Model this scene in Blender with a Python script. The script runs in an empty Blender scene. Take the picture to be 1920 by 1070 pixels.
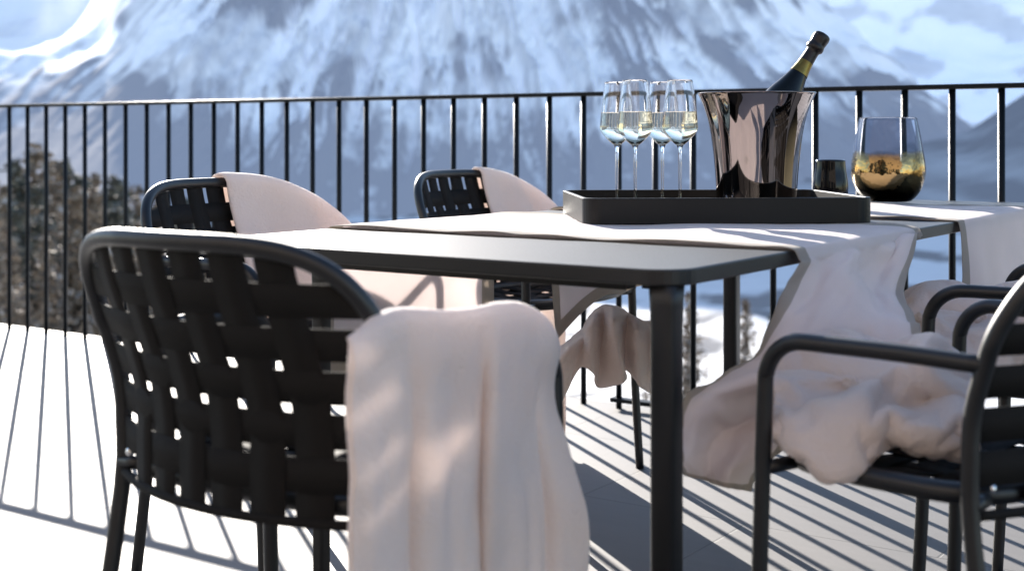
import bpy, bmesh, math, random
import numpy as np
from mathutils import Vector, Matrix

random.seed(7)
R = math.radians
scene = bpy.context.scene
col = scene.collection

# ------------------------------------------------------------------ frame of the place
CAM_H = 0.93
F = 2543.0            # focal length in photo pixels
CX, CY = 960.0, 255.0
TH = math.atan2(-0.566, 0.824)          # direction of the railing / table's short side
AX = Vector((math.cos(TH), math.sin(TH), 0)); BX = Vector((-math.sin(TH), math.cos(TH), 0))

def P(a, b, z=0.0):
    return AX * a + BX * b + Vector((0, 0, z))

def at(x, y, Z):                        # point seen at photo pixel x, y standing Z metres away
    return Vector(((x - CX) / F * Z, Z, CAM_H - (y - CY) / F * Z))

# ------------------------------------------------------------------ noise
def _hash(ix, iy, s):
    n = (ix.astype(np.int64) * 374761393 + iy.astype(np.int64) * 668265263 + s * 1274126177) & 0xFFFFFFFF
    n = ((n ^ (n >> 13)) * 1274126177) & 0xFFFFFFFF
    n = n ^ (n >> 16)
    return (n & 0xFFFF) / 65535.0

def vnoise(x, y, s=0):
    x = np.asarray(x, float); y = np.asarray(y, float)
    ix = np.floor(x); iy = np.floor(y); fx = x - ix; fy = y - iy
    fx = fx * fx * (3 - 2 * fx); fy = fy * fy * (3 - 2 * fy)
    a = _hash(ix, iy, s); b = _hash(ix + 1, iy, s); c = _hash(ix, iy + 1, s); d = _hash(ix + 1, iy + 1, s)
    return (a * (1 - fx) + b * fx) * (1 - fy) + (c * (1 - fx) + d * fx) * fy

def fbm(x, y, s=0, o=4):
    t = 0; amp = 0.5; tot = 0
    for i in range(o):
        t = t + amp * vnoise(np.asarray(x) * 2 ** i, np.asarray(y) * 2 ** i, s + i * 17); tot += amp; amp *= 0.5
    return t / tot

def sstep(a, b, x):
    t = np.clip((np.asarray(x, float) - a) / (b - a), 0, 1)
    return t * t * (3 - 2 * t)

# ------------------------------------------------------------------ object helpers
def tag(o, label=None, cat=None, group=None, kind=None):
    if label: o['label'] = label
    if cat: o['category'] = cat
    if group: o['group'] = group
    if kind: o['kind'] = kind
    return o

def empty(name, loc=(0, 0, 0), rz=0.0):
    o = bpy.data.objects.new(name, None); col.objects.link(o)
    o.location = loc; o.rotation_euler = (0, 0, rz); o.empty_display_size = 0.1
    return o

def mesh_obj(name, verts, faces, mat, parent=None, smooth=True, uv=None):
    me = bpy.data.meshes.new(name)
    me.from_pydata([tuple(v) for v in verts], [], faces)
    if uv is not None:
        l = me.uv_layers.new(name='UVMap')
        for p in me.polygons:
            for li in p.loop_indices:
                l.data[li].uv = uv[me.loops[li].vertex_index]
    me.materials.append(mat)
    if smooth:
        me.polygons.foreach_set('use_smooth', [True] * len(me.polygons))
    me.update()
    o = bpy.data.objects.new(name, me); col.objects.link(o)
    if parent: o.parent = parent
    return o

def copy_tree(o, parent=None):
    c = o.copy(); col.objects.link(c)
    if parent: c.parent = parent
    for ch in list(o.children): copy_tree(ch, c)
    return c

class MB:
    def __init__(s): s.v = []; s.f = []
    def add(s, vs, fs):
        n = len(s.v); s.v += [Vector(v) for v in vs]; s.f += [tuple(i + n for i in f) for f in fs]
    def box(s, x0, x1, y0, y1, z0, z1):
        s.add([(x0,y0,z0),(x1,y0,z0),(x1,y1,z0),(x0,y1,z0),(x0,y0,z1),(x1,y0,z1),(x1,y1,z1),(x0,y1,z1)],
              [(0,3,2,1),(4,5,6,7),(0,1,5,4),(1,2,6,5),(2,3,7,6),(3,0,4,7)])
    def obj(s, name, mat, parent=None, smooth=False):
        return mesh_obj(name, s.v, s.f, mat, parent, smooth)

def catmull(pts, n=6, closed=False):
    pts = [Vector(p) for p in pts]; m = len(pts); out = []
    rng = m if closed else m - 1
    for i in range(rng):
        if closed: p0, p1, p2, p3 = pts[(i-1) % m], pts[i], pts[(i+1) % m], pts[(i+2) % m]
        else: p0, p1, p2, p3 = pts[max(i-1,0)], pts[i], pts[i+1], pts[min(i+2,m-1)]
        for k in range(n):
            t = k / n
            out.append(0.5 * ((2*p1) + (p2-p0)*t + (2*p0-5*p1+4*p2-p3)*t*t + (3*p1-p0-3*p2+p3)*t*t*t))
    if not closed: out.append(pts[-1])
    return out

def tube(path, r, seg=14, closed=False):
    path = [Vector(p) for p in path]; n = len(path)
    tang = []
    for i in range(n):
        a = path[(i-1) % n] if (closed or i > 0) else path[i]
        b = path[(i+1) % n] if (closed or i < n-1) else path[i]
        tang.append((b - a).normalized())
    ref = Vector((0,0,1)) if abs(tang[0].z) < 0.9 else Vector((1,0,0))
    nrm = (ref - tang[0]*ref.dot(tang[0])).normalized()
    vs, fs = [], []
    for i in range(n):
        nrm = (nrm - tang[i]*nrm.dot(tang[i])).normalized()
        bi = tang[i].cross(nrm)
        rr = r(i/(n-1)) if callable(r) else r
        for k in range(seg):
            an = 2*math.pi*k/seg
            vs.append(path[i] + nrm*math.cos(an)*rr + bi*math.sin(an)*rr)
    rings = n if closed else n-1
    for i in range(rings):
        for k in range(seg):
            a = i*seg+k; b = i*seg+(k+1)%seg; c = ((i+1)%n)*seg+(k+1)%seg; d = ((i+1)%n)*seg+k
            fs.append((a,d,c,b))
    if not closed:
        fs.append(tuple(range(seg))); fs.append(tuple(range((n-1)*seg, n*seg))[::-1])
    return vs, fs

def lathe(profile, seg=48):
    vs, fs = [], []; n = len(profile)
    for r, z in profile:
        for k in range(seg):
            an = 2*math.pi*k/seg; vs.append((max(r,1e-5)*math.cos(an), max(r,1e-5)*math.sin(an), z))
    for i in range(n-1):
        for k in range(seg):
            fs.append((i*seg+k, i*seg+(k+1)%seg, (i+1)*seg+(k+1)%seg, (i+1)*seg+k))
    return vs, fs

def smooth_profile(pts, n=5):
    return [(p.x, p.z) for p in catmull([(r, 0, z) for r, z in pts], n)]

def grid_faces(nr, nc):
    return [(i*nc+j, i*nc+j+1, (i+1)*nc+j+1, (i+1)*nc+j) for i in range(nr-1) for j in range(nc-1)]

def spline_grid(rows, nu=8, nv=8):
    """rows of control points -> dense smooth grid of points (rows x cols)"""
    R1 = [catmull(r, nu) for r in rows]
    cols_ = [catmull([R1[i][j] for i in range(len(R1))], nv) for j in range(len(R1[0]))]
    return [[cols_[j][i] for j in range(len(cols_))] for i in range(len(cols_[0]))]

def ridged(x, y, s, o=3):
    t = 0; amp = 1.0; tot = 0
    for i in range(o):
        n = vnoise(x*2**i, y*2**i, s+i*13); t = t+amp*(1-np.abs(2*n-1)); tot += amp; amp *= 0.5
    return t/tot

def sheet(name, G, mat, parent=None, thick=0.004, wr=0.0, wscale=12, seed=1, subd=0, crease=0.0, cs=(6, 6), edge_keep=False, drape=None):
    nr, nc = len(G), len(G[0])
    A = np.array([[tuple(p) for p in r] for r in G])
    if wr:
        du = np.gradient(A, axis=1); dv = np.gradient(A, axis=0)
        N = np.cross(du, dv); N /= (np.linalg.norm(N, axis=2, keepdims=True) + 1e-9)
        lu = np.cumsum(np.linalg.norm(du, axis=2), axis=1); lv = np.cumsum(np.linalg.norm(dv, axis=2), axis=0)
        h = (fbm(lu*wscale, lv*wscale*0.6, seed) - 0.5)*wr
        if drape:
            r0, amp = drape; m = sstep(r0, r0+22, np.arange(nr))[:, None]
            wx = (fbm(lu*3, lv*3, seed+80)-0.5)*2.2
            h = h + m*amp*(ridged(lu*4.5+wx, lv*2.2+lu*2, seed+81)**2-0.35)
        if crease:
            wx = (fbm(lu*5, lv*5, seed+70)-0.5)*1.6; wy = (fbm(lu*5+9, lv*5, seed+71)-0.5)*1.6
            rg = ridged(lu*cs[0]+wx, lv*cs[1]+wy, seed+60)
            h = h + crease*(rg**2.2-0.35)
        if edge_keep:
            jj = np.linspace(0, 1, nc)[None, :]; ii = np.linspace(0, 1, nr)[:, None]
            h = h*np.clip(np.minimum(jj, 1-jj)*12, 0.25, 1)*np.clip(np.minimum(ii, 1-ii)*14, 0.2, 1)
        A = A + N * h[..., None]
    verts = A.reshape(-1, 3)
    uv = [(j/(nc-1), i/(nr-1)) for i in range(nr) for j in range(nc)]
    o = mesh_obj(name, verts, grid_faces(nr, nc), mat, parent, True, uv)
    if thick:
        m = o.modifiers.new('solid', 'SOLIDIFY'); m.thickness = thick; m.offset = 0
    if subd:
        m = o.modifiers.new('sub', 'SUBSURF'); m.levels = subd; m.render_levels = subd
    return o

# ------------------------------------------------------------------ materials
def new_mat(name):
    m = bpy.data.materials.new(name); m.use_nodes = True
    nt = m.node_tree; b = nt.nodes['Principled BSDF']
    return m, nt, b

def L(nt, a, b): nt.links.new(a, b)

def plain(name, colr, rough=0.5, metal=0.0, noise=0.0, nscale=60, bump=0.0, coat=0.0, **kw):
    m, nt, b = new_mat(name)
    b.inputs['Base Color'].default_value = (*colr, 1); b.inputs['Roughness'].default_value = rough
    b.inputs['Metallic'].default_value = metal; b.inputs['Coat Weight'].default_value = coat
    for k, v in kw.items(): b.inputs[k].default_value = v
    tc = nt.nodes.new('ShaderNodeTexCoord'); nz = nt.nodes.new('ShaderNodeTexNoise')
    nz.inputs['Scale'].default_value = nscale; nz.inputs['Detail'].default_value = 5
    L(nt, tc.outputs['Object'], nz.inputs['Vector'])
    if noise:
        mx = nt.nodes.new('ShaderNodeMix'); mx.data_type = 'RGBA'
        mx.inputs[6].default_value = (*[c*(1-noise) for c in colr], 1); mx.inputs[7].default_value = (*[min(1,c*(1+noise)) for c in colr], 1)
        L(nt, nz.outputs['Fac'], mx.inputs[0]); L(nt, mx.outputs[2], b.inputs['Base Color'])
        mr = nt.nodes.new('ShaderNodeMapRange'); mr.inputs[3].default_value = rough*0.85; mr.inputs[4].default_value = min(1, rough*1.15)
        L(nt, nz.outputs['Fac'], mr.inputs[0]); L(nt, mr.outputs[0], b.inputs['Roughness'])
    if bump:
        bp = nt.nodes.new('ShaderNodeBump'); bp.inputs['Strength'].default_value = bump; bp.inputs['Distance'].default_value = 0.002
        L(nt, nz.outputs['Fac'], bp.inputs['Height']); L(nt, bp.outputs[0], b.inputs['Normal'])
    return m

M = {}
M['frame'] = plain('powder_coated_metal', (0.004, 0.005, 0.007), 0.44, 0.0, 0.15, 300, 0.05, **{'Specular IOR Level': 0.62})
M['strap'] = plain('woven_strap', (0.010, 0.0095, 0.0095), 0.8, 0.0, 0.2, 400, 0.15, **{'Specular IOR Level': 0.2})
M['rail'] = plain('rail_metal', (0.004, 0.006, 0.009), 0.42, 0.0, 0.2, 90, 0.03, **{'Specular IOR Level': 0.2})
M['table'] = plain('table_metal', (0.011, 0.011, 0.012), 0.46, 0.0, 0.12, 200, 0.04, IOR=1.5)
M['tray'] = plain('tray_lacquer', (0.005, 0.005, 0.006), 0.42, 0.0, 0.15, 120, 0.03, **{'Specular IOR Level': 0.3})
M['screw'] = plain('bright_screw', (0.8, 0.8, 0.8), 0.2, 1.0, 0.05)

def cloth_mat(name, colr, hemc=None, hem=0.07, transl=0.35, weave=900, bump=0.25, fuzz=0.4, hem_end=False):
    m, nt, b = new_mat(name)
    out = nt.nodes['Material Output']
    tc = nt.nodes.new('ShaderNodeTexCoord')
    n1 = nt.nodes.new('ShaderNodeTexNoise'); n1.inputs['Scale'].default_value = 9; n1.inputs['Detail'].default_value = 6
    L(nt, tc.outputs['Object'], n1.inputs['Vector'])
    n2 = nt.nodes.new('ShaderNodeTexNoise'); n2.inputs['Scale'].default_value = weave; n2.inputs['Detail'].default_value = 3
    L(nt, tc.outputs['Object'], n2.inputs['Vector'])
    mx = nt.nodes.new('ShaderNodeMix'); mx.data_type = 'RGBA'
    mx.inputs[6].default_value = (*[c*0.9 for c in colr], 1); mx.inputs[7].default_value = (*[min(1, c*1.06) for c in colr], 1)
    L(nt, n1.outputs['Fac'], mx.inputs[0])
    cout = mx.outputs[2]
    if hemc:
        sp = nt.nodes.new('ShaderNodeSeparateXYZ'); L(nt, tc.outputs['UV'], sp.inputs[0])
        def edge(o):
            a = nt.nodes.new('ShaderNodeMath'); a.operation = 'SUBTRACT'; L(nt, o, a.inputs[0]); a.inputs[1].default_value = 0.5
            c = nt.nodes.new('ShaderNodeMath'); c.operation = 'ABSOLUTE'; L(nt, a.outputs[0], c.inputs[0])
            return c.outputs[0]
        g = nt.nodes.new('ShaderNodeMath'); g.operation = 'GREATER_THAN'; L(nt, edge(sp.outputs[0]), g.inputs[0]); g.inputs[1].default_value = 0.5-hem
        g2 = nt.nodes.new('ShaderNodeMath'); g2.operation = 'GREATER_THAN'; L(nt, edge(sp.outputs[1]), g2.inputs[0]); g2.inputs[1].default_value = 0.5-hem*0.3
        g3 = nt.nodes.new('ShaderNodeMath'); g3.operation = 'MAXIMUM'; L(nt, g.outputs[0], g3.inputs[0]); L(nt, g2.outputs[0], g3.inputs[1])
        mh = nt.nodes.new('ShaderNodeMix'); mh.data_type = 'RGBA'; L(nt, g3.outputs[0], mh.inputs[0]); L(nt, cout, mh.inputs[6]); mh.inputs[7].default_value = (*hemc, 1)
        cout = mh.outputs[2]
    L(nt, cout, b.inputs['Base Color'])
    b.inputs['Roughness'].default_value = 0.95
    b.inputs['Sheen Weight'].default_value = fuzz; b.inputs['Sheen Roughness'].default_value = 0.5
    b.inputs['Specular IOR Level'].default_value = 0.15
    bp = nt.nodes.new('ShaderNodeBump'); bp.inputs['Strength'].default_value = bump; bp.inputs['Distance'].default_value = 0.0015*(2.0 if weave < 300 else 1.0)
    ad = nt.nodes.new('ShaderNodeMath'); ad.operation = 'MULTIPLY_ADD'; L(nt, n1.outputs['Fac'], ad.inputs[0]); ad.inputs[1].default_value = 3.0; L(nt, n2.outputs['Fac'], ad.inputs[2])
    L(nt, ad.outputs[0], bp.inputs['Height']); L(nt, bp.outputs[0], b.inputs['Normal'])
    tr = nt.nodes.new('ShaderNodeBsdfTranslucent'); L(nt, cout, tr.inputs['Color'])
    ms = nt.nodes.new('ShaderNodeMixShader'); ms.inputs[0].default_value = transl
    L(nt, b.outputs[0], ms.inputs[1]); L(nt, tr.outputs[0], ms.inputs[2]); L(nt, ms.outputs[0], out.inputs['Surface'])
    return m

M['runner'] = cloth_mat('linen_runner', (0.94, 0.87, 0.86), (0.54, 0.49, 0.44), 0.075, 0.48, 1400, 0.3, 0.2)
M['fleece'] = cloth_mat('fleece_blanket', (0.92, 0.815, 0.765), None, 0, 0.36, 170, 1.0, 1.0)

def glass_mat(name, colr=(1,1,1), rough=0.0, ior=1.45):
    m, nt, b = new_mat(name)
    b.inputs['Base Color'].default_value = (*colr, 1); b.inputs['Roughness'].default_value = rough
    b.inputs['Transmission Weight'].default_value = 1.0; b.inputs['IOR'].default_value = ior
    nz = nt.nodes.new('ShaderNodeTexNoise'); nz.inputs['Scale'].default_value = 8
    tc = nt.nodes.new('ShaderNodeTexCoord'); L(nt, tc.outputs['Object'], nz.inputs['Vector'])
    bp = nt.nodes.new('ShaderNodeBump'); bp.inputs['Strength'].default_value = 0.03; bp.inputs['Distance'].default_value = 0.001
    L(nt, nz.outputs['Fac'], bp.inputs['Height']); L(nt, bp.outputs[0], b.inputs['Normal'])
    return m
M['glass'] = glass_mat('clear_glass')
M['wine'] = glass_mat('sparkling_wine', (0.99, 0.95, 0.80), 0.0, 1.33)
M['bottle'] = plain('dark_bottle_glass', (0.002, 0.003, 0.003), 0.12, 0, 0.2, 30, 0.0, 0.0, **{'Specular IOR Level': 0.35})
M['foil'] = plain('black_foil', (0.012, 0.010, 0.012), 0.38, 0.3, 0.3, 250, 0.35)
M['goldlabel'] = plain('gold_foil_label', (0.20, 0.15, 0.04), 0.35, 0.8, 0.9, 60, 0.2)
M['copper'] = plain('rose_copper_mirror', (0.31, 0.265, 0.245), 0.03, 1.0, 0.04, 14, 0.015)

def vase_mat():
    m, nt, b = new_mat('gold_dipped_glass')
    out = nt.nodes['Material Output']
    b.inputs['Base Color'].default_value = (0.62, 0.47, 0.18, 1); b.inputs['Metallic'].default_value = 1; b.inputs['Roughness'].default_value = 0.08
    g = nt.nodes.new('ShaderNodeBsdfGlass'); g.inputs['Color'].default_value = (0.86, 0.87, 0.90, 1); g.inputs['Roughness'].default_value = 0.0; g.inputs['IOR'].default_value = 1.2
    tc = nt.nodes.new('ShaderNodeTexCoord'); sp = nt.nodes.new('ShaderNodeSeparateXYZ'); L(nt, tc.outputs['Object'], sp.inputs[0])
    nz = nt.nodes.new('ShaderNodeTexNoise'); nz.inputs['Scale'].default_value = 14; L(nt, tc.outputs['Object'], nz.inputs['Vector'])
    ad = nt.nodes.new('ShaderNodeMath'); ad.operation = 'MULTIPLY_ADD'; L(nt, nz.outputs['Fac'], ad.inputs[0]); ad.inputs[1].default_value = 0.04; L(nt, sp.outputs[2], ad.inputs[2])
    hb = nt.nodes.new('ShaderNodeTexNoise'); hb.inputs['Scale'].default_value = 22; hb.inputs['Detail'].default_value = 3; L(nt, tc.outputs['Object'], hb.inputs['Vector'])
    bp = nt.nodes.new('ShaderNodeBump'); bp.inputs['Strength'].default_value = 0.28; bp.inputs['Distance'].default_value = 0.015; L(nt, hb.outputs['Fac'], bp.inputs['Height']); L(nt, bp.outputs[0], b.inputs['Normal'])
    mr = nt.nodes.new('ShaderNodeMapRange'); mr.inputs[1].default_value = 0.118; mr.inputs[2].default_value = 0.155; L(nt, ad.outputs[0], mr.inputs[0])
    mr2 = nt.nodes.new('ShaderNodeMapRange'); mr2.inputs[1].default_value = 0.045; mr2.inputs[2].default_value = 0.085; L(nt, ad.outputs[0], mr2.inputs[0])
    mc = nt.nodes.new('ShaderNodeMix'); mc.data_type = 'RGBA'; mc.inputs[6].default_value = (0.012, 0.010, 0.007, 1); mc.inputs[7].default_value = (0.34, 0.235, 0.11, 1)
    L(nt, mr2.outputs[0], mc.inputs[0]); L(nt, mc.outputs[2], b.inputs['Base Color'])
    ms = nt.nodes.new('ShaderNodeMixShader'); L(nt, mr.outputs[0], ms.inputs[0]); L(nt, b.outputs[0], ms.inputs[1]); L(nt, g.outputs[0], ms.inputs[2])
    L(nt, ms.outputs[0], out.inputs['Surface'])
    return m
M['vase'] = vase_mat()
M['votive'] = plain('smoked_black_glass', (0.003, 0.003, 0.004), 0.06, 0, 0.2, 30, 0, 0.0, **{'Specular IOR Level': 0.25})

def floor_mat():
    m, nt, b = new_mat('terrace_tiles')
    tc = nt.nodes.new('ShaderNodeTexCoord')
    br = nt.nodes.new('ShaderNodeTexBrick'); br.offset = 0.5
    br.inputs['Scale'].default_value = 1.0; br.inputs['Brick Width'].default_value = 0.92; br.inputs['Row Height'].default_value = 0.60
    br.inputs['Mortar Size'].default_value = 0.003; br.inputs['Mortar Smooth'].default_value = 0.3
    br.inputs['Color1'].default_value = (0.060, 0.057, 0.060, 1); br.inputs['Color2'].default_value = (0.072, 0.068, 0.071, 1); br.inputs['Mortar'].default_value = (0.012, 0.012, 0.012, 1)
    L(nt, tc.outputs['Object'], br.inputs['Vector'])
    mp = nt.nodes.new('ShaderNodeMapping'); mp.inputs['Scale'].default_value = (1.2, 14, 1); L(nt, tc.outputs['Object'], mp.inputs[0])
    nz = nt.nodes.new('ShaderNodeTexNoise'); nz.inputs['Scale'].default_value = 2.2; nz.inputs['Detail'].default_value = 8; L(nt, mp.outputs[0], nz.inputs['Vector'])
    nb = nt.nodes.new('ShaderNodeTexNoise'); nb.inputs['Scale'].default_value = 1.7; nb.inputs['Detail'].default_value = 6; L(nt, tc.outputs['Object'], nb.inputs['Vector'])
    cr = nt.nodes.new('ShaderNodeMapRange'); cr.inputs[3].default_value = 0.72; cr.inputs[4].default_value = 1.2; L(nt, nz.outputs['Fac'], cr.inputs[0])
    cb = nt.nodes.new('ShaderNodeMapRange'); cb.inputs[3].default_value = 0.8; cb.inputs[4].default_value = 1.15; L(nt, nb.outputs['Fac'], cb.inputs[0])
    mu = nt.nodes.new('ShaderNodeMath'); mu.operation = 'MULTIPLY'; L(nt, cr.outputs[0], mu.inputs[0]); L(nt, cb.outputs[0], mu.inputs[1])
    vm = nt.nodes.new('ShaderNodeVectorMath'); vm.operation = 'SCALE'; L(nt, br.outputs['Color'], vm.inputs[0]); L(nt, mu.outputs[0], vm.inputs['Scale'])
    L(nt, vm.outputs[0], b.inputs['Base Color'])
    rr = nt.nodes.new('ShaderNodeMapRange'); rr.inputs[3].default_value = 0.60; rr.inputs[4].default_value = 0.72; L(nt, nb.outputs['Fac'], rr.inputs[0]); L(nt, rr.outputs[0], b.inputs['Roughness'])
    b.inputs['IOR'].default_value = 1.95; b.inputs['Specular IOR Level'].default_value = 0.6
    bp = nt.nodes.new('ShaderNodeBump'); bp.inputs['Strength'].default_value = 0.15; bp.inputs['Distance'].default_value = 0.002
    L(nt, nz.outputs['Fac'], bp.inputs['Height'])
    bp2 = nt.nodes.new('ShaderNodeBump'); bp2.inputs['Strength'].default_value = 0.5; bp2.inputs['Distance'].default_value = 0.003; bp2.invert = True
    L(nt, br.outputs['Fac'], bp2.inputs['Height']); L(nt, bp.outputs[0], bp2.inputs['Normal']); L(nt, bp2.outputs[0], b.inputs['Normal'])
    return m
M['floor'] = floor_mat()

def mountain_mat(name, snow, rock, haze, hstr, nscale=0.02):
    m, nt, b = new_mat(name)
    at_ = nt.nodes.new('ShaderNodeAttribute'); at_.attribute_name = 'rock'
    tc = nt.nodes.new('ShaderNodeTexCoord'); nz = nt.nodes.new('ShaderNodeTexNoise'); nz.inputs['Scale'].default_value = nscale; nz.inputs['Detail'].default_value = 8
    L(nt, tc.outputs['Object'], nz.inputs['Vector'])
    ad = nt.nodes.new('ShaderNodeMath'); ad.operation = 'MULTIPLY_ADD'; L(nt, nz.outputs['Fac'], ad.inputs[0]); ad.inputs[1].default_value = 0.5; L(nt, at_.outputs['Fac'], ad.inputs[2])
    mr = nt.nodes.new('ShaderNodeMapRange'); mr.inputs[1].default_value = 0.27; mr.inputs[2].default_value = 0.98; L(nt, ad.outputs[0], mr.inputs[0])
    mx = nt.nodes.new('ShaderNodeMix'); mx.data_type = 'RGBA'; mx.inputs[6].default_value = (*snow, 1); mx.inputs[7].default_value = (*rock, 1); L(nt, mr.outputs[0], mx.inputs[0])
    L(nt, mx.outputs[2], b.inputs['Base Color']); b.inputs['Roughness'].default_value = 0.9; b.inputs['Specular IOR Level'].default_value = 0.1
    # even bluish self-glow of the surface stands in for aerial haze
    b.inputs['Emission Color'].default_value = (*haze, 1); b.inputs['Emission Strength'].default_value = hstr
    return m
HAZE_GLOW = (0.36, 0.49, 0.78)
M['mountain'] = mountain_mat('snowy_rock_face', (0.90, 0.86, 0.82), (0.12, 0.105, 0.10), HAZE_GLOW, 0.42, 0.006)
M['hill'] = mountain_mat('dark_forest_slope', (0.84, 0.82, 0.80), (0.06, 0.06, 0.06), HAZE_GLOW, 0.26, 0.01)
M['far'] = mountain_mat('far_snow_face', (0.92, 0.89, 0.86), (0.16, 0.15, 0.15), HAZE_GLOW, 0.58, 0.005)
M['valley'] = mountain_mat('snowy_valley', (0.62, 0.61, 0.60), (0.08, 0.075, 0.07), HAZE_GLOW, 0.22, 0.03)

# ------------------------------------------------------------------ terrain
def heightfield(name, X, Y, Z, rock, mat):
    nr, nc = X.shape
    v = np.stack([X, Y, Z], -1).reshape(-1, 3)
    o = mesh_obj(name, v.tolist(), grid_faces(nr, nc), mat)
    a = o.data.attributes.new('rock', 'FLOAT', 'POINT'); a.data.foreach_set('value', rock.reshape(-1).astype(np.float32))
    tag(o, kind='structure')
    return o

def near_z(D, X):
    z = np.interp(D, [0, 3, 4.6, 6, 12, 60, 200, 500, 900, 1700, 2300, 9000], [-5, -5, -4.6, -3.2, -3.6, -12.5, -38, -74, -92, -98, -98, -98])
    return z

def build_valley():
    r = np.concatenate([np.linspace(2, 60, 40), np.geomspace(62, 9000, 120)])
    th = np.linspace(-1.25, 1.25, 260)
    Rr, T = np.meshgrid(r, th, indexing='ij')
    X = Rr*np.sin(T); Y = Rr*np.cos(T)
    Z = near_z(Rr, X) + (fbm(X/30, Y/30, 3)-0.5)*np.clip(Rr/30, 0.1, 8)*1.2
    rock = 0.95*sstep(0.50, 0.62, fbm(X/60+9, Y/90, 5, 5)) * sstep(110, 320, Rr) + 0.75*sstep(0.55, 0.62, fbm(X/9, Y/9, 8, 4))*sstep(14, 30, Rr)*(1-sstep(150, 260, Rr))
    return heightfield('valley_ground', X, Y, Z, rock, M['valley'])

def polar_streaks(X, Z, px, pz, k, seed):
    wx = (fbm(X/300, Z/240, seed+40, 3)-0.5)*120; wz = (fbm(X/280+7, Z/240, seed+41, 3)-0.5)*90
    Xw = X+wx; Zw = Z+wz
    an = np.arctan2(Xw-px, pz-Zw); r = np.hypot(Xw-px, pz-Zw)
    n = fbm(an*k*1.6, r/330.0, seed, 4); n2 = fbm(an*k*3.6+5, r/110.0, seed+3, 4)
    return 0.55*n+0.45*n2, an, r

def build_mountain():
    nc, nr = 820, 360
    u = np.linspace(-1.15, 0.80, nc); t = np.linspace(0, 1, nr)
    T, U = np.meshgrid(t, u, indexing='ij')
    # crest plan: from far left to the right end where the flank falls into the side valley
    crest = np.interp(U, [-1.15, -0.6, -0.34, -0.30, -0.235, -0.05, 0.1, 0.22, 0.30, 0.36, 0.8], [520, 490, 470, 520, 1020, 1230, 980, 420, 140, -60, -98])
    base_d = 1750 + 120*np.sin(U*7); top_d = 3700
    D = base_d + (top_d-base_d)*T
    X = U*D
    H = -98 + (crest+98)*(T**1.12)
    streak, an, r = polar_streaks(X/D*2700, H/D*2700, -110, 760, 15, 21)
    fine, _, _ = polar_streaks(X/D*2700, H/D*2700, -110, 760, 52, 91)
    LIT_PATCHES = ((-60, 90, 75, 90, 9), (85, 88, 150, 48, 11), (150, 44, 215, -40, 20), (105, 126, 200, 84, 9))  # sunlit snow patches, worked into both slope and snow colour
    x = 960+U*F; H0 = H.copy(); left = sstep(420, 250, x)
    for it in range(10):
        y = 255 - (H-CAM_H)/D*F
        yw = y + 10*(fbm(x/40, y/40, 88)-0.5); lit_patch = np.zeros_like(H)
        for (x0, y0, x1, y1, w_) in LIT_PATCHES:
            dx, dy = x1-x0, y1-y0; q = np.clip(((x-x0)*dx+(yw-y0)*dy)/(dx*dx+dy*dy), 0, 1)
            w_ = w_*1.1; d = np.hypot(x-x0-q*dx, yw-y0-q*dy)
            lit_patch = np.maximum(lit_patch, 1-sstep(w_*0.6, w_*1.4, d))
        for _r in range(10): lit_patch[1:-1, 1:-1] = (lit_patch[1:-1, 1:-1]*2+lit_patch[:-2, 1:-1]+lit_patch[2:, 1:-1]+lit_patch[1:-1, :-2]+lit_patch[1:-1, 2:])/6
        dH = np.diff(H0, axis=0, prepend=H0[:1])
        dH = dH*(1 + left*(0.22*(1-lit_patch) - 0.42*lit_patch))  # slope eased inside the patches to catch sun, steepened around them
        Hn = -98 + np.cumsum(dH, axis=0); H = 0.5*H+0.5*Hn
    calm = 1-0.93*left
    H = H + ((streak-0.5)*230*np.sin(np.pi*np.clip(T*1.05,0,1)) + (fine-0.5)*70*np.clip(T*3,0,1))*calm + (fbm(X/160, H/160+D/300, 33)-0.5)*60*np.clip(T*3,0,1)*calm
    H = np.where(T < 0.001, -105, H)
    y = 255 - (H-CAM_H)/D*F; x = 960+U*F
    s = sstep(0.46, 0.56, 0.55*streak+0.45*fine)
    forest = sstep(150, 340, y + (fbm(x/90, y/60, 44)-0.5)*170)
    blot = sstep(0.40, 0.62, fbm(x/150+3, y/90, 55, 4)); rock = 0.98*s*(0.35+0.65*blot) + 0.75*forest*(0.5+fbm(x/30, y/24, 50)) + 0.5*(fbm(x/16, y/11, 51)-0.5)
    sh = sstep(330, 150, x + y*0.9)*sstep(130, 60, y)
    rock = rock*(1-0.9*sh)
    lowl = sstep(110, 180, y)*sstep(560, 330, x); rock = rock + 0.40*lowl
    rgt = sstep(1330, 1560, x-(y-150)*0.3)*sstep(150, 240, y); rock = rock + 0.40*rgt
    rock = rock - 2.2*lit_patch  # sunlit patches painted white by taking the rock cover out
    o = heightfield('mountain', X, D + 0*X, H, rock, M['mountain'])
    return o

def build_far():
    nc, nr = 200, 90
    u = np.linspace(0.05, 1.0, nc); t = np.linspace(0, 1, nr); T, U = np.meshgrid(t, u, indexing='ij')
    D = 5200 + 2000*T; X = U*D
    crest = 1300 + 150*np.sin(U*9)
    H = -98 + (crest+98)*T**1.05 + (fbm(X/500, D/500+T*3, 61)-0.5)*220*np.sin(np.pi*np.clip(T,0,1))
    x = 960+U*F; y = 255-(H-CAM_H)/D*F
    rock = 0.55*sstep(0.55, 0.68, fbm((x+y*0.8)/120, (y-x*0.4)/70, 63)) - 0.15
    return heightfield('far_mountain', X, D, H, rock, M['far'])

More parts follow.
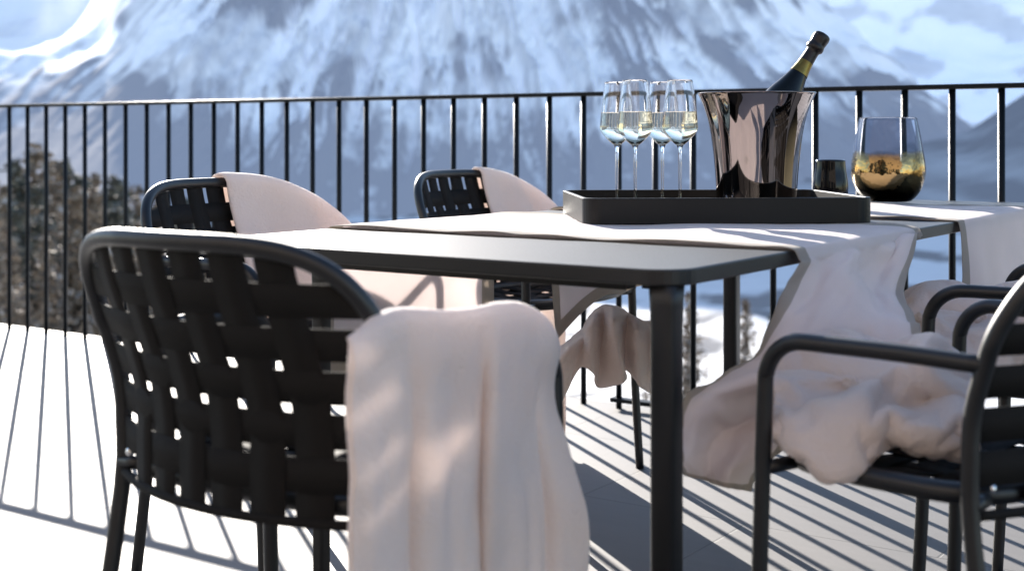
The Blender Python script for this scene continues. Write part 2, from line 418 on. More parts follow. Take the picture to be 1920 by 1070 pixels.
def build_hill():
    nc, nr = 160, 80
    u = np.linspace(0.20, 1.1, nc); t = np.linspace(0, 1, nr); T, U = np.meshgrid(t, u, indexing='ij')
    D = 1500 + 900*T; X = U*D
    crest = np.interp(U, [0.20, 0.27, 0.335, 0.40, 0.6, 1.1], [-60, -30, 8, 110, 420, 700])
    H = -98 + (crest+98)*T**0.9 + (fbm(X/120, D/120, 71)-0.5)*30*np.sin(np.pi*T)
    rock = 0.75 + 0.6*(fbm(X/90, H/40, 73)-0.5)
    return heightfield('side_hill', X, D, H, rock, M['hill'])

build_valley(); build_mountain(); build_far(); build_hill()

# ------------------------------------------------------------------ trees on the slope
def bark_mat():
    return plain('larch_bark', (0.16, 0.12, 0.09), 0.9, 0, 0.4, 6, 0.4)
def needle_mat(name, c1, c2, snowy):
    m, nt, b = new_mat(name)
    tc = nt.nodes.new('ShaderNodeTexCoord'); nz = nt.nodes.new('ShaderNodeTexNoise'); nz.inputs['Scale'].default_value = 1.6; nz.inputs['Detail'].default_value = 8; nz.inputs['Roughness'].default_value = 0.75
    L(nt, tc.outputs['Object'], nz.inputs['Vector'])
    cr = nt.nodes.new('ShaderNodeValToRGB'); e = cr.color_ramp.elements
    e[0].position = 0.38; e[0].color = (*c1, 1); e[1].position = 0.55; e[1].color = (*c2, 1)
    n = cr.color_ramp.elements.new(0.62 if snowy else 0.75); n.color = (0.6, 0.6, 0.62, 1)
    L(nt, nz.outputs['Fac'], cr.inputs[0]); L(nt, cr.outputs[0], b.inputs['Base Color']); b.inputs['Roughness'].default_value = 0.85
    return m
M['bark'] = bark_mat()
M['larch'] = needle_mat('bare_larch_twigs', (0.085, 0.07, 0.06), (0.25, 0.19, 0.135), True)
M['spruce'] = needle_mat('spruce_needles', (0.04, 0.045, 0.04), (0.12, 0.115, 0.09), False)

def make_crown(h, spread, dens, seed):
    rnd = random.Random(seed); vs, fs = [], []
    nb = int(85*dens)
    for i in range(nb):
        t = (i+rnd.random())/nb; z = h*(0.14+0.85*t); ln = spread*(1-t)**0.8*rnd.uniform(0.55, 1.15)+0.12
        an = rnd.random()*6.283; droop = rnd.uniform(-0.35, 0.05)
        d = Vector((math.cos(an), math.sin(an), droop))
        n = max(3, int(ln*7*dens**0.5))
        for k in range(n):
            q = (k+rnd.random())/n; c = Vector((0,0,z)) + d*ln*q + Vector((rnd.gauss(0,.10), rnd.gauss(0,.10), rnd.gauss(0,.10)))
            for m_ in range(2):
                a = rnd.uniform(0.07, 0.26)*(1.15-q*0.4); e1 = Vector((rnd.gauss(0,1), rnd.gauss(0,1), rnd.gauss(0,.5))).normalized()*a; e2 = Vector((rnd.gauss(0,1), rnd.gauss(0,1), rnd.gauss(0,.8))).normalized()*a*0.6
                b0 = len(vs); vs += [c-e1, c+e2, c+e1, c-e2]; fs.append((b0, b0+1, b0+2, b0+3))
    return vs, fs

def tree(name, h, spread, dens, mat, seed):
    t = empty(name)
    v, f = tube([(0,0,-0.6),(0.03,0,h*0.3),(0,0.05,h*0.7),(0,0,h)], lambda q: 0.16*(1-q)**0.8*h/12+0.015, 8)
    limbs = MB(); limbs.add(v, f)
    rnd = random.Random(seed+5)
    for i in range(14):
        z = h*rnd.uniform(0.15, 0.85); an = rnd.random()*6.28; ln = spread*(1-z/h)*0.9+0.2
        v, f = tube([(0,0,z),(math.cos(an)*ln*.5, math.sin(an)*ln*.5, z+0.05),(math.cos(an)*ln, math.sin(an)*ln, z-0.1)], lambda q: 0.035*(1-q)+0.006, 5)
        limbs.add(v, f)
    mesh_obj('trunk', limbs.v, limbs.f, M['bark'], t)
    v, f = make_crown(h, spread, dens, seed)
    mesh_obj('crown', v, f, mat, t, False)
    return t

protos = [tree('larch_tree', 12, 2.3, 2.2, M['larch'], 1), tree('larch_tree', 10, 2.0, 1.8, M['larch'], 2), tree('spruce_tree', 11, 2.2, 3.2, M['spruce'], 3)]
spots = [  # photo column, top row, distance, kind
 (8, 345, 38, 0), (62, 268, 44, 1), (105, 300, 40, 0), (150, 330, 46, 2), (176, 352, 36, 1), (215, 372, 42, 2), (32, 390, 30, 2), (130, 400, 30, 0), (90, 430, 27, 1),
 (365, 410, 60, 0), (390, 425, 56, 1), (420, 430, 62, 0), (-20, 300, 42, 0), (28, 300, 40, 2), (340, 400, 40, 2), (210, 330, 38, 2), (120, 300, 43, 2), (180, 322, 41, 0), (230, 345, 47, 2), (145, 350, 30, 1), (50, 380, 31, 0), (270, 385, 44, 0), (40, 315, 52, 1), (84, 280, 54, 0), (122, 318, 56, 1), (165, 345, 52, 0), (195, 365, 50, 1), (235, 385, 48, 0), (70, 350, 33, 2), (10, 410, 28, 0), (170, 420, 31, 1), (110, 360, 34, 0),
 (255, 345, 50, 0), (300, 360, 55, 1), (345, 372, 58, 2), (262, 420, 33, 1), (20, 470, 25, 1), (200, 440, 29, 0),
 (1290, 545, 38, 0), (1398, 560, 44, 1), (1450, 590, 48, 2), (1240, 560, 42, 1), (1540, 520, 60, 0), (990, 600, 34, 2), (1750, 530, 80, 1),
]
lab = {0: 'tall bare brownish larch beyond the railing', 1: 'smaller bare larch beyond the railing', 2: 'dark green spruce beyond the railing'}
used = set()
for i, (px, py, D, k) in enumerate(spots):
    o = protos[k] if k not in used else copy_tree(protos[k]); used.add(k)
    p = at(px, py, D); zb = float(near_z(np.array([math.hypot(p.x, p.y)]), 0)[0]) - 0.4
    h = (12, 10, 11)[k]; s = max(0.3, (p.z-zb)/h)
    o.location = (p.x, p.y, zb); o.scale = (max(s, 0.5), max(s, 0.5), s); o.rotation_euler = (0, 0, random.random()*6.28)
    side = 'on the left of the table' if px < 700 else 'seen under the table'
    tag(o, lab[k]+', '+side, 'tree', 'trees on the slope '+('left of the table' if px < 700 else 'under the table')+(' spruce' if k == 2 else ' larch'+str(' tall' if k == 0 else ' small')))

# ------------------------------------------------------------------ terrace
RAIL_B = 4.03
fl = MB(); fl.box(-9, 9, -3.2, RAIL_B+0.075, -0.30, 0.0)
fo = fl.obj('terrace_floor', M['floor']); fo.rotation_euler = (0, 0, TH); tag(fo, kind='structure')

rail = empty('railing', P(0, RAIL_B), TH)
tag(rail, 'black metal railing of thin upright bars along the terrace edge', 'railing')
mb = MB(); mb.box(-9, 9, -0.022, 0.022, 1.067, 1.082)
tr = mb.obj('top_rail', M['rail'], rail)
bv = tr.modifiers.new('bevel', 'BEVEL'); bv.width = 0.003; bv.segments = 2
mb = MB(); mb.box(-2.35, 9, -0.018, 0.018, 0.022, 0.036)
mb.obj('bottom_rail', M['rail'], rail)
# baluster spacing along the rail
X0 = P(0, RAIL_B)
def rail_a(px):   # a-coordinate where the photo column px meets the rail
    k = (px-CX)/F
    return RAIL_B*(k*BX.y - BX.x)/(AX.x - k*AX.y)
a_l = rail_a(17.5); a_r = rail_a(1878)
cnt = 34
sp = (a_r-a_l)/33.0
print('baluster spacing', sp, a_l, a_r)
base_b = None
k0 = -8
for k in range(k0, 60):
    a = a_l + sp*k
    if a > 3.6 or a < -6: continue
    w = 0.0062
    m_ = MB(); m_.add(*tube([(0, 0, 0.0), (0, 0, 0.5), (0, 0, 1.067)], 0.0102, 14))
    if base_b is None:
        base_b = m_.obj('baluster', M['rail'], rail, True); o = base_b
    else:
        o = base_b.copy(); col.objects.link(o); o.parent = rail
    o.location = (a, 0, 0)

# ------------------------------------------------------------------ hotel facade behind the camera
def build_facade():
    t = empty('hotel_building', P(0, -3.2), TH)
    tag(t, 'pale plastered hotel wall with tall windows behind the terrace', 'building')
    wm = plain('warm_plaster', (0.34, 0.285, 0.24), 0.9, 0, 0.08, 5, 0.3)
    gm = plain('dark_window_glass', (0.02, 0.025, 0.03), 0.05, 0, 0.1, 2)
    w = MB()
    xs = [-8, -7.2, -4.9, -4.1, -1.9, -1.1, 1.1, 1.9, 4.1, 4.9, 7.1, 9]
    for i in range(len(xs)-1):
        if i % 2 == 0: w.box(xs[i], xs[i+1], -0.3, 0, 0, 5.6)
        else: w.box(xs[i], xs[i+1], -0.3, 0, 2.35, 5.6)
    w.obj('wall', wm, t)
    for i in range(1, len(xs)-1, 2):
        g = MB(); g.box(xs[i]+0.04, xs[i+1]-0.04, -0.2, -0.17, 0.04, 2.31); go = g.obj('window', gm, t)
        fr = MB()
        for x in (xs[i], (xs[i]+xs[i+1])/2-0.02, xs[i+1]-0.04): fr.box(x, x+0.04, -0.22, -0.14, 0, 2.35)
        fr.box(xs[i]+0.04, (xs[i]+xs[i+1])/2-0.02, -0.22, -0.14, 2.31, 2.35)
        fr.obj('frame', M['frame'], go)
build_facade()

# ------------------------------------------------------------------ chairs
HW = 0.245; WID = 0.006; ZS = 0.60; ZT = 0.807; EE = 4.1
def y_back(z):
    return -0.15 - 0.075*float(sstep(0.56, 0.84, z))
def hw_at(z): return HW + WID*float(sstep(0.58, 0.80, z))
BULGE = 0.072
def back_pt(x, z, off=0.0):
    h = hw_at(z); u = max(-1, min(1, x/h))
    y = y_back(z) - BULGE*(1-u*u)
    n = Vector((-2*BULGE*u/h, -1.0, 0)).normalized()     # pointing backwards
    return Vector((x, y, z)) + n*off
def arch_z(x, e=4.1):
    q = min(1, abs(x)/(HW+WID)); return ZS + (ZT-ZS)*(1-q**e)**(1/e)
def arch_x(z, e=4.1):
    if z <= ZS: return hw_at(z)
    q = min(1, (z-ZS)/(ZT-ZS)); return (HW+WID)*(1-q**e)**(1/e)
TR = 0.0115

def back_path():
    pts = [Vector((-0.262, -0.215, 0)), Vector((-0.255, -0.19, 0.2)), Vector((-HW, -0.153, 0.45)), Vector((-HW, -0.15, 0.54))]
    N = 40
    for i in range(N+1):
        an = math.pi*(1-i/N); c = math.cos(an); s = math.sin(an)
        x = (HW+WID)*math.copysign(abs(c)**(2/EE), c); z = ZS+(ZT-ZS)*abs(s)**(2/EE)
        x = max(-hw_at(z), min(hw_at(z), x)) if z < 0.66 else x
        pts.append(back_pt(x, z))
    pts += [Vector((HW, -0.15, 0.54)), Vector((HW, -0.153, 0.45)), Vector((0.255, -0.19, 0.2)), Vector((0.262, -0.215, 0))]
    return pts

def strap_mesh(pts_fn, n, w, th, width_dir):
    """ribbon with thickness; pts_fn(t)->(centre, normal, across)"""
    vs, fs = [], []
    for i in range(n+1):
        c, nn, ac = pts_fn(i/n)
        for s1, s2 in ((-1,-1),(1,-1),(1,1),(-1,1)):
            vs.append(c + ac*(w/2)*s1 + nn*(th/2)*s2)
    for i in range(n):
        for k in range(4):
            fs.append((i*4+k, i*4+(k+1)%4, (i+1)*4+(k+1)%4, (i+1)*4+k))
    fs.append((0,1,2,3)); fs.append((n*4+3, n*4+2, n*4+1, n*4))
    return vs, fs

VX = [-0.150, -0.090, -0.030, 0.030, 0.090, 0.150]
HZ = [0.530, 0.583, 0.636, 0.689, 0.742]
def make_chair(name):
    t = empty(name)
    path = catmull(back_path(), 3)
    v, f = tube(path, TR, 16)
    o = mesh_obj('back_frame', v, f, M['frame'], t)
    # arms with front legs
    for s in (-1, 1):
        bp_ = back_pt(s*hw_at(0.658), 0.658); pts = [tuple(bp_), (s*(HW+0.010), -0.06, 0.661), (s*(HW+0.016), 0.05, 0.661)]
        rr = 0.062; cy, cz = 0.085, 0.661-rr
        for k in range(0, 7):
            an = math.pi/2*(1-k/6); pts.append((s*(HW+0.020), cy+rr*math.cos(an), cz+rr*math.sin(an)))
        pts += [(s*(HW+0.021), 0.150, 0.50), (s*(HW+0.024), 0.158, 0.25), (s*(HW+0.028), 0.172, 0.0)]
        v, f = tube(catmull(pts, 4), TR, 14); mesh_obj('armrest', v, f, M['frame'], t)
    # bottom bar of the back
    v, f = tube([back_pt(x, 0.474) for x in np.linspace(-HW, HW, 24)], 0.0065, 10); mesh_obj('back_rail', v, f, M['strap'], t)
    # seat frame loop
    sp_ = []
    for k in range(40):
        an = 2*math.pi*k/40; c, s_ = math.cos(an), math.sin(an)
        sp_.append((0.228*math.copysign(abs(c)**0.5, c), -0.005+0.175*math.copysign(abs(s_)**0.5, s_), 0.492))
    v, f = tube(sp_, 0.014, 10, True); so = mesh_obj('seat_frame', v, f, M['frame'], t)
    for s in (-1, 1):      # short stubs from the seat loop to the legs
        for yy, xx, y2 in ((0.135, HW+0.02, 0.150), (-0.15, HW, -0.153)):
            v, f = tube([(s*0.205, yy, 0.488), (s*xx, y2, 0.486)], 0.010, 10); mesh_obj('bracket', v, f, M['frame'], t)
    v, f = lathe([(0, 0.004), (0.005, 0.003), (0.006, 0)], 12)
    for s in (-1, 1):
        sc = mesh_obj('screw', v, f, M['screw'], t); p = back_pt(s*(HW-0.005), 0.455, 0.0)
        sc.location = (s*(HW-0.03), -0.165, 0.505); sc.rotation_euler = (R(90), 0, 0)
    # weave of the back, each strap a part
    for i, x in enumerate(VX):
        zt = arch_z(x)-0.002
        def fn(q, x=x, i=i):
            z = 0.474 + (zt-0.474)*q
            ph = (z-HZ[0])/0.053
            off = 0.0008*math.cos(math.pi*ph)*(1 if i % 2 == 0 else -1) if 0.50 < z < 0.775 else 0.0
            c = back_pt(x, z, off); c2 = back_pt(x+0.002, z, off); ac = (c2-c).normalized(); 
            up = (back_pt(x, z+0.003, off)-c).normalized(); return c, ac.cross(up).normalized(), ac
        v, f = strap_mesh(fn, 36, 0.0495, 0.0014, None); mesh_obj('back_strap', v, f, M['strap'], t)
    for j, z in enumerate(HZ):
        xl = arch_x(z)
        def fn(q, z=z, j=j, xl=xl):
            x = -xl + 2*xl*q
            ph = (x-VX[0])/0.060
            off = -0.0008*math.cos(math.pi*ph)*(1 if j % 2 == 0 else -1) if abs(x) < 0.18 else 0.0
            c = back_pt(x, z, off); ac = (back_pt(x, z+0.003, off)-c).normalized(); tn = (back_pt(x+0.002, z, off)-c).normalized()
            return c, tn.cross(ac).normalized(), ac
        v, f = strap_mesh(fn, 60, 0.0430, 0.0014, None); mesh_obj('back_strap', v, f, M['strap'], t)
        # wraps round the side tubes
    # seat weave
    for i, x in enumerate([-0.165, -0.10, -0.033, 0.033, 0.10, 0.165]):
        yl = 0.165 if abs(x) < 0.15 else 0.155
        def fn(q, x=x, i=i, yl=yl):
            y = -0.005 - yl + 2*yl*q
            off = 0.0025*math.cos(math.pi*(y+0.13)/0.065)*(1 if i % 2 else -1)
            return Vector((x, y, 0.492+off-0.012*math.sin(math.pi*q))), Vector((0,0,1)), Vector((1,0,0))
        v, f = strap_mesh(fn, 30, 0.052, 0.0022, None); mesh_obj('seat_strap', v, f, M['strap'], t)
    for j, y in enumerate([-0.135, -0.07, -0.005, 0.06, 0.125]):
        def fn(q, y=y, j=j):
            x = -0.22+0.44*q
            off = -0.0025*math.cos(math.pi*(x+0.165)/0.066)*(1 if j % 2 else -1)
            return Vector((x, y, 0.492+off-0.012*math.sin(math.pi*q))), Vector((0,0,1)), Vector((0,1,0))
        v, f = strap_mesh(fn, 30, 0.050, 0.0022, None); mesh_obj('seat_strap', v, f, M['strap'], t)
    return t

chair0 = make_chair('armchair')
FC = (-1.245, 1.38)
_d = R(-11.5); _c, _s = math.cos(R(90)+_d), math.sin(R(90)+_d)
C1 = (-0.751-(_c*-0.265-_s*0.15*0.95), 1.688-(_s*-0.265+_c*0.15*0.95))
chairs = [
 (FC[0], FC[1], TH, 'black woven armchair nearest the camera with its back to us, blanket over its arm'),
 (C1[0], C1[1], TH+R(90)+_d, 'black woven armchair cut by the right photo edge, crumpled blanket on its seat'),
 (-0.601, 2.650, TH+R(90), 'second black armchair on the right side, behind the one at the photo edge'),
 (-2.03, 2.145, TH-R(90), 'black woven armchair across the table, nearer the left, blanket over half its back'),
 (-2.03, 3.065, TH-R(90), 'black woven armchair across the table, just left of the tray, blanket over its back'),
]
CH = []
for i, (a, b, rz, lb) in enumerate(chairs):
    o = chair0 if i == 0 else copy_tree(chair0)
    o.location = P(a, b); o.rotation_euler = (0, 0, rz); o.scale = (1, 0.95 if i == 1 else 1, 1.02 if i > 2 else 1)
    tag(o, lb, 'armchair', 'black armchairs around the table'); CH.append(o)

def chair_matrix(i):
    a, b, rz, _ = chairs[i]
    return Matrix.Translation(P(a, b)) @ Matrix.Rotation(rz, 4, 'Z')

# ------------------------------------------------------------------ table
TA0, TA1, TB0, TB1 = -1.793, -0.843, 1.616, 3.80
def rounded_rect(x0, x1, y0, y1, r, n=8):
    pts = []
    for cx, cy, a0 in ((x1-r, y1-r, 0), (x0+r, y1-r, 90), (x0+r, y0+r, 180), (x1-r, y0+r, 270)):
        for k in range(n+1):
            an = R(a0+90*k/n); pts.append((cx+r*math.cos(an), cy+r*math.sin(an)))
    return pts
def slab(pts, z0, z1):
    n = len(pts); vs = [(x, y, z0) for x, y in pts]+[(x, y, z1) for x, y in pts]
    fs = [tuple(range(n))[::-1], tuple(range(n, 2*n))]+[(i, (i+1) % n, n+(i+1) % n, n+i) for i in range(n)]
    return vs, fs
tc_ = ((TA0+TA1)/2, (TB0+TB1)/2)
tb = empty('dining_table', P(*tc_), TH); tag(tb, 'long charcoal metal garden table with rounded corners and tapered legs', 'table')
hx, hy = (TA1-TA0)/2, (TB1-TB0)/2
v, f = slab(rounded_rect(-hx, hx, -hy, hy, 0.055), 0.727, 0.75)
o = mesh_obj('tabletop', v, f, M['table'], tb, False); m = o.modifiers.new('b', 'BEVEL'); m.width = 0.003; m.segments = 3; m.limit_method = 'ANGLE'
fr = MB()
fr.box(-hx+0.13, hx-0.13, -hy+0.09, -hy+0.12, 0.708, 0.7265); fr.box(-hx+0.13, hx-0.13, hy-0.12, hy-0.09, 0.708, 0.7265)
fr.box(-hx+0.09, -hx+0.12, -hy+0.12, hy-0.12, 0.708, 0.7265); fr.box(hx-0.12, hx-0.09, -hy+0.12, hy-0.12, 0.708, 0.7265)
# apron kept thin: the edge reads as one slim dark band
o = fr.obj('apron', M['table'], tb); o.scale = (1, 1, 1)
def leg(x, y, name='leg', r0=0.021, r1=0.021):
    vs, fs = [], []
    for z, r in ((0, r1), (0.66, r0), (0.7, r0*1.05), (0.7268, r0*1.12)):
        for px, py in rounded_rect(-r, r, -r, r, r*0.45, 3): vs.append((px, py, z))
    n = len(vs)//4
    for i in range(3):
        for k in range(n): fs.append((i*n+k, i*n+(k+1) % n, (i+1)*n+(k+1) % n, (i+1)*n+k))
    fs.append(tuple(range(n))[::-1]); fs.append(tuple(range(3*n, 4*n)))
    o = mesh_obj(name, vs, fs, M['table'], tb); o.location = (x-tc_[0], y-tc_[1], 0)
    return o
leg(TA1-0.033, TB0+0.033, r0=0.0185, r1=0.0185); leg(TA0+0.05, TB1-0.11); leg(TA1-0.04, TB1-0.06); leg(TA0+0.13, TB0+0.20, r0=0.014, r1=0.012)

# ------------------------------------------------------------------ runners
def runner(name, b0f, b1f, b0n, b1n, near_rows, far_drop, seed, far_fn=None):
    """rows run from the far drape, across the table, to the near drape"""
    zt = 0.7515
    rows = []
    nc = 25
    def bl(q, e): return (b0f+(b0n-b0f)*e)+((b1f+(b1n-b1f)*e)-(b0f+(b0n-b0f)*e))*q
    # far drape
    for k in range(16, 0, -1):
        d = k/16
        row = []
        for j in range(nc):
            q = j/(nc-1); drop = far_drop
            if far_fn: drop, da, db = far_fn(q, d)
            else: da, db = 0.012*math.sin(q*9+seed)*d, 0.0
            row.append(P(TA0-0.010-0.006*min(1, d*4)-da, bl(q, 0)+db, zt-0.004-drop*d))
        rows.append(row)
    na = 46
    for k in range(na+1):
        e = k/na; a = TA0-0.006+(TA1-TA0+0.012)*e
        row = []
        for j in range(nc):
            q = j/(nc-1)
            wv = 0.5+0.5*math.sin(e*31+seed*3+q*2.0+math.sin(e*11+seed))
            edge = abs(q-0.5)*2
            lift = 0.0035*wv*max(0, (edge-0.86)/0.14) + 0.0012*(math.sin(e*17+q*5)+1)
            zz = zt+0.0018+lift
            if k in (0, na): zz = zt+0.0008
            row.append(P(a, bl(q, e), zz))
        rows.append(row)
    if near_rows:
        G = spline_grid([[rows[-1][j] for j in (0, 4, 8, 12, 16, 20, 24)]]+near_rows, 4, 6)
        rows += [r[:] for r in G[1:]]
    return rows

def lerp_row(l, r, sag=0.0, n=7, wob=0.0, ph=0.0):
    l = Vector(l); r = Vector(r); out = []
    for j in range(n):
        q = j/(n-1); p = l.lerp(r, q)
        out.append(at(p.x, p.y+sag*math.sin(math.pi*q), p.z + wob*math.sin(q*10+ph)))
    return out
near1 = [
 [P(TA1+0.014, 1.995+0.62*j/6, 0.722) for j in range(7)],
 lerp_row((1452, 580, 2.06), (1716, 525, 2.42), 0, wob=0.012, ph=0.5),
 lerp_row((1402, 655, 2.00), (1704, 605, 2.12), 6, wob=0.02, ph=1.2),
 lerp_row((1342, 700, 1.97), (1694, 690, 2.08), 10, wob=0.03, ph=2.0),
 lerp_row((1288, 738, 1.95), (1600, 770, 2.05), 14, wob=0.03, ph=2.8),
 lerp_row((1277, 800, 1.93), (1490, 815, 2.06), 8, wob=0.035, ph=3.6),
 lerp_row((1274, 860, 1.92), (1425, 880, 1.98), 6, wob=0.03, ph=4.2),
 lerp_row((1284, 890, 1.93), (1408, 922, 1.97), 4, wob=0.03, ph=4.8),
]
rows = runner('table_runner', 1.975, 2.555, 1.995, 2.615, near1, 0.30, 1)
r1_rows = rows
r1 = sheet('table_runner', rows, M['runner'], None, 0.003, 0.004, 30, 3, 1)
tag(r1, 'pale linen table runner under the tray, hanging onto the right chair', 'table runner', 'linen runners across the table')

near2 = [
 [P(TA1+0.012, 2.865+0.62*j/6, 0.72) for j in range(7)],
 [P(TA1+0.02+0.006*math.sin(j*1.9), 2.85+0.61*j/6, 0.64) for j in range(7)],
 [P(TA1+0.03+0.012*math.sin(j*1.9), 2.80+0.62*j/6, 0.56) for j in range(7)],
 [P(TA1+0.05+0.015*math.sin(j*1.9+1), 2.72+0.64*j/6, 0.50) for j in range(7)],
 [P(TA1+0.09, 2.70+0.62*j/6, 0.47) for j in range(7)],
]
def far2_fn(q, d):
    # lower edge bunches up over the seat: deepest at the near corner
    drop = 0.315 - 0.085*float(sstep(0.0, 0.40, q)) + 0.008*math.sin(q*14)
    return drop, 0.02*math.sin(q*12)*d - 0.02*d, 0.02*d*(1-q)
rows = runner('table_runner', 2.775, 3.40, 2.865, 3.48, near2, 0.30, 2, far2_fn)
r2 = sheet('table_runner', rows, M['runner'], None, 0.003, 0.004, 30, 9, 1)
tag(r2, 'pale linen table runner at the far table end with the gold vase on it', 'table runner', 'linen runners across the table')

# ------------------------------------------------------------------ blankets
def front_blanket():
    # hangs over the right arm of the nearest chair; columns run along the arm
    xs_t = [684, 716, 765, 820, 875, 930, 980, 1022, 1040]
    y_t  = [628, 603, 592, 597, 594, 588, 590, 615, 652]
    Zt   = [1.50, 1.53, 1.56, 1.60, 1.64, 1.69, 1.74, 1.79, 1.82]
    xs_b = [648, 690, 745, 800, 858, 915, 975, 1040, 1092]
    rows = []
    inner = []
    for j in range(9):
        p = at(xs_t[j], y_t[j], Zt[j]); inner.append((p + P(-0.055, 0.01+0.10*max(0, 1-j/2), -0.10)))
    rows.append(inner)
    rows.append([at(xs_t[j], y_t[j], Zt[j]) + P(-0.045, 0.01+0.09*max(0, 1-j/2), -0.018) for j in range(9)])
    rows.append([at(xs_t[j], y_t[j]+2, Zt[j]) for j in range(9)])
    folds = [0.0, 0.010, -0.008, 0.010, -0.002, 0.006, -0.018, 0.010, -0.006]
    for k, y in enumerate([655, 740, 840, 950, 1060, 1160]):
        q = [0.10, 0.30, 0.52, 0.76, 1.0, 1.15][k]
        row = []
        for j in range(9):
            x = xs_t[j]+(xs_b[j]-xs_t[j])*min(1, q*1.0)
            if j == 8: x = [1043, 1034, 1056, 1088, 1088, 1080][k]
            if j == 7: x = [1025, 1008, 1016, 1036, 1040, 1038][k]
            if j == 0: x = [676, 669, 665, 662, 660, 660][k]
            yy = max(y, y_t[j]+14) if k == 0 else y
            row.append(at(x, yy, Zt[j]-0.022-0.02*min(1, q*2)-folds[j]*min(1, 0.35+q)))
        rows.append(row)
    return spline_grid(rows, 8, 8)
G = front_blanket()
# sharpen soft folds with a ridge profile along the columns
nr_, nc_ = len(G), len(G[0])
for i in range(nr_):
    q = i/(nr_-1)
    for j in range(nc_):
        s = j/(nc_-1)
        g = 0
        for c0, w, amp, dr in ((0.56, 0.030, 0.034, 0.10), (0.62, 0.030, -0.024, 0.10), (0.27, 0.05, 0.014, 0.03), (0.85, 0.045, 0.016, -0.03)):
            g += amp*math.exp(-((s-c0-dr*(q-0.5))/w)**2)
        G[i][j] = G[i][j] + Vector((0, 1, 0))*g*float(sstep(0.2, 0.85, q))
fb = sheet('blanket', G, M['fleece'], None, 0.012, 0.004, 9, 12, 1)
tag(fb, 'cream fleece blanket hanging in long folds over the right arm of the nearest chair', 'blanket', 'cream blankets on the chairs')

def back_blanket(i, x0, x1, seed, zb=0.52):
    """folded over half of the back of chair i (local x from x0 to the tube at x1)"""
    Mx = chair_matrix(i); rows = []
    nc = 30
    cols_x = []
    s = 1 if x1 > x0 else -1
    half = HW+WID+0.080
    for j in range(nc):
        q = j/(nc-1)
        # distribute by arch angle
        a0 = math.asin(min(1, abs(x0)/half)) * (1 if x0*s > 0 else -1)
        an = a0+(math.pi/2-0.02-a0)*q
        cols_x.append((s*half*math.copysign(abs(math.sin(an))**(2/3.1), math.sin(an)), ZS-0.04+(ZT*1.02+0.024-ZS+0.04)*abs(math.cos(an))**(2/3.1)))
    def sheet_rows(side, depth, rng):
        out = []
        for r in rng:
            row = []
            for j, (x, z) in enumerate(cols_x):
                zz = z-(z-depth)*r if r > 0 else z
                off = side*(0.030+0.008*math.sin(j*0.9+seed)*r)*min(1, 0.65+r*12) if r > 0 else 0
                zc = min(zz, ZT)
                p = back_pt(max(-hw_at(zc), min(hw_at(zc), x)), zc, -off)
                p.y += max(0, abs(x)-hw_at(zc))*0.75
                p.x = x; p.z = zz
                row.append(Mx @ p)
            out.append(row)
        return out
    rr = [0.0, 0.04, 0.1, 0.2, 0.32, 0.46, 0.6, 0.75, 0.88, 1.0]
    rows = sheet_rows(-1, 0.05 if i == 4 else 0.42, rr[::-1][:-1]) + sheet_rows(1, zb, rr)
    return rows
b3 = sheet('blanket', back_blanket(3, -0.012, -HW, 1), M['fleece'], None, 0.012, 0.003, 22, 21, 1)
tag(b3, 'cream blanket draped over half the back of the left chair across the table', 'blanket', 'cream blankets on the chairs')
b4 = sheet('blanket', back_blanket(4, -0.055, -HW, 2), M['fleece'], None, 0.012, 0.003, 22, 25, 1)
tag(b4, 'cream blanket draped over the chair back just left of the tray', 'blanket', 'cream blankets on the chairs')

# crumpled blanket on the seat of chair 1
xs = [1452, 1505, 1560, 1615, 1670, 1725, 1785, 1838]
def prow(ys, Zs): return [at(xs[j], ys[j], Zs[j] if isinstance(Zs, (list, tuple)) else Zs) for j in range(8)]
pile = [
 prow([742, 735, 740, 745, 745, 745, 752, 760], 2.16),
 prow([690, 668, 664, 676, 694, 690, 700, 715], 2.10),
 prow([668, 650, 648, 654, 680, 672, 686, 702], 2.03),
 prow([690, 690, 688, 700, 706, 676, 705, 722], 1.96),
 prow([722, 712, 726, 738, 716, 712, 745, 748], [1.90, 1.90, 1.89, 1.87, 1.89, 1.86, 1.85, 1.84]),
 prow([752, 752, 744, 745, 752, 764, 758, 770], [1.86, 1.87, 1.88, 1.86, 1.85, 1.84, 1.84, 1.82]),
 prow([778, 790, 798, 800, 776, 790, 800, 800], [1.83, 1.80, 1.78, 1.77, 1.79, 1.78, 1.77, 1.77]),
 prow([800, 830, 850, 846, 805, 818, 826, 830], [1.81, 1.77, 1.75, 1.75, 1.77, 1.76, 1.76, 1.76]),
 prow([815, 858, 892, 878, 828, 842, 852, 852], [1.81, 1.77, 1.745, 1.745, 1.77, 1.765, 1.765, 1.765]),
 prow([818, 862, 898, 884, 834, 848, 856, 856], [1.84, 1.81, 1.785, 1.785, 1.81, 1.80, 1.80, 1.80]),
]
Gp = spline_grid(pile, 12, 10)
Mi = chair_matrix(1).inverted()
Gl = [[Mi @ p for p in r] for r in Gp]
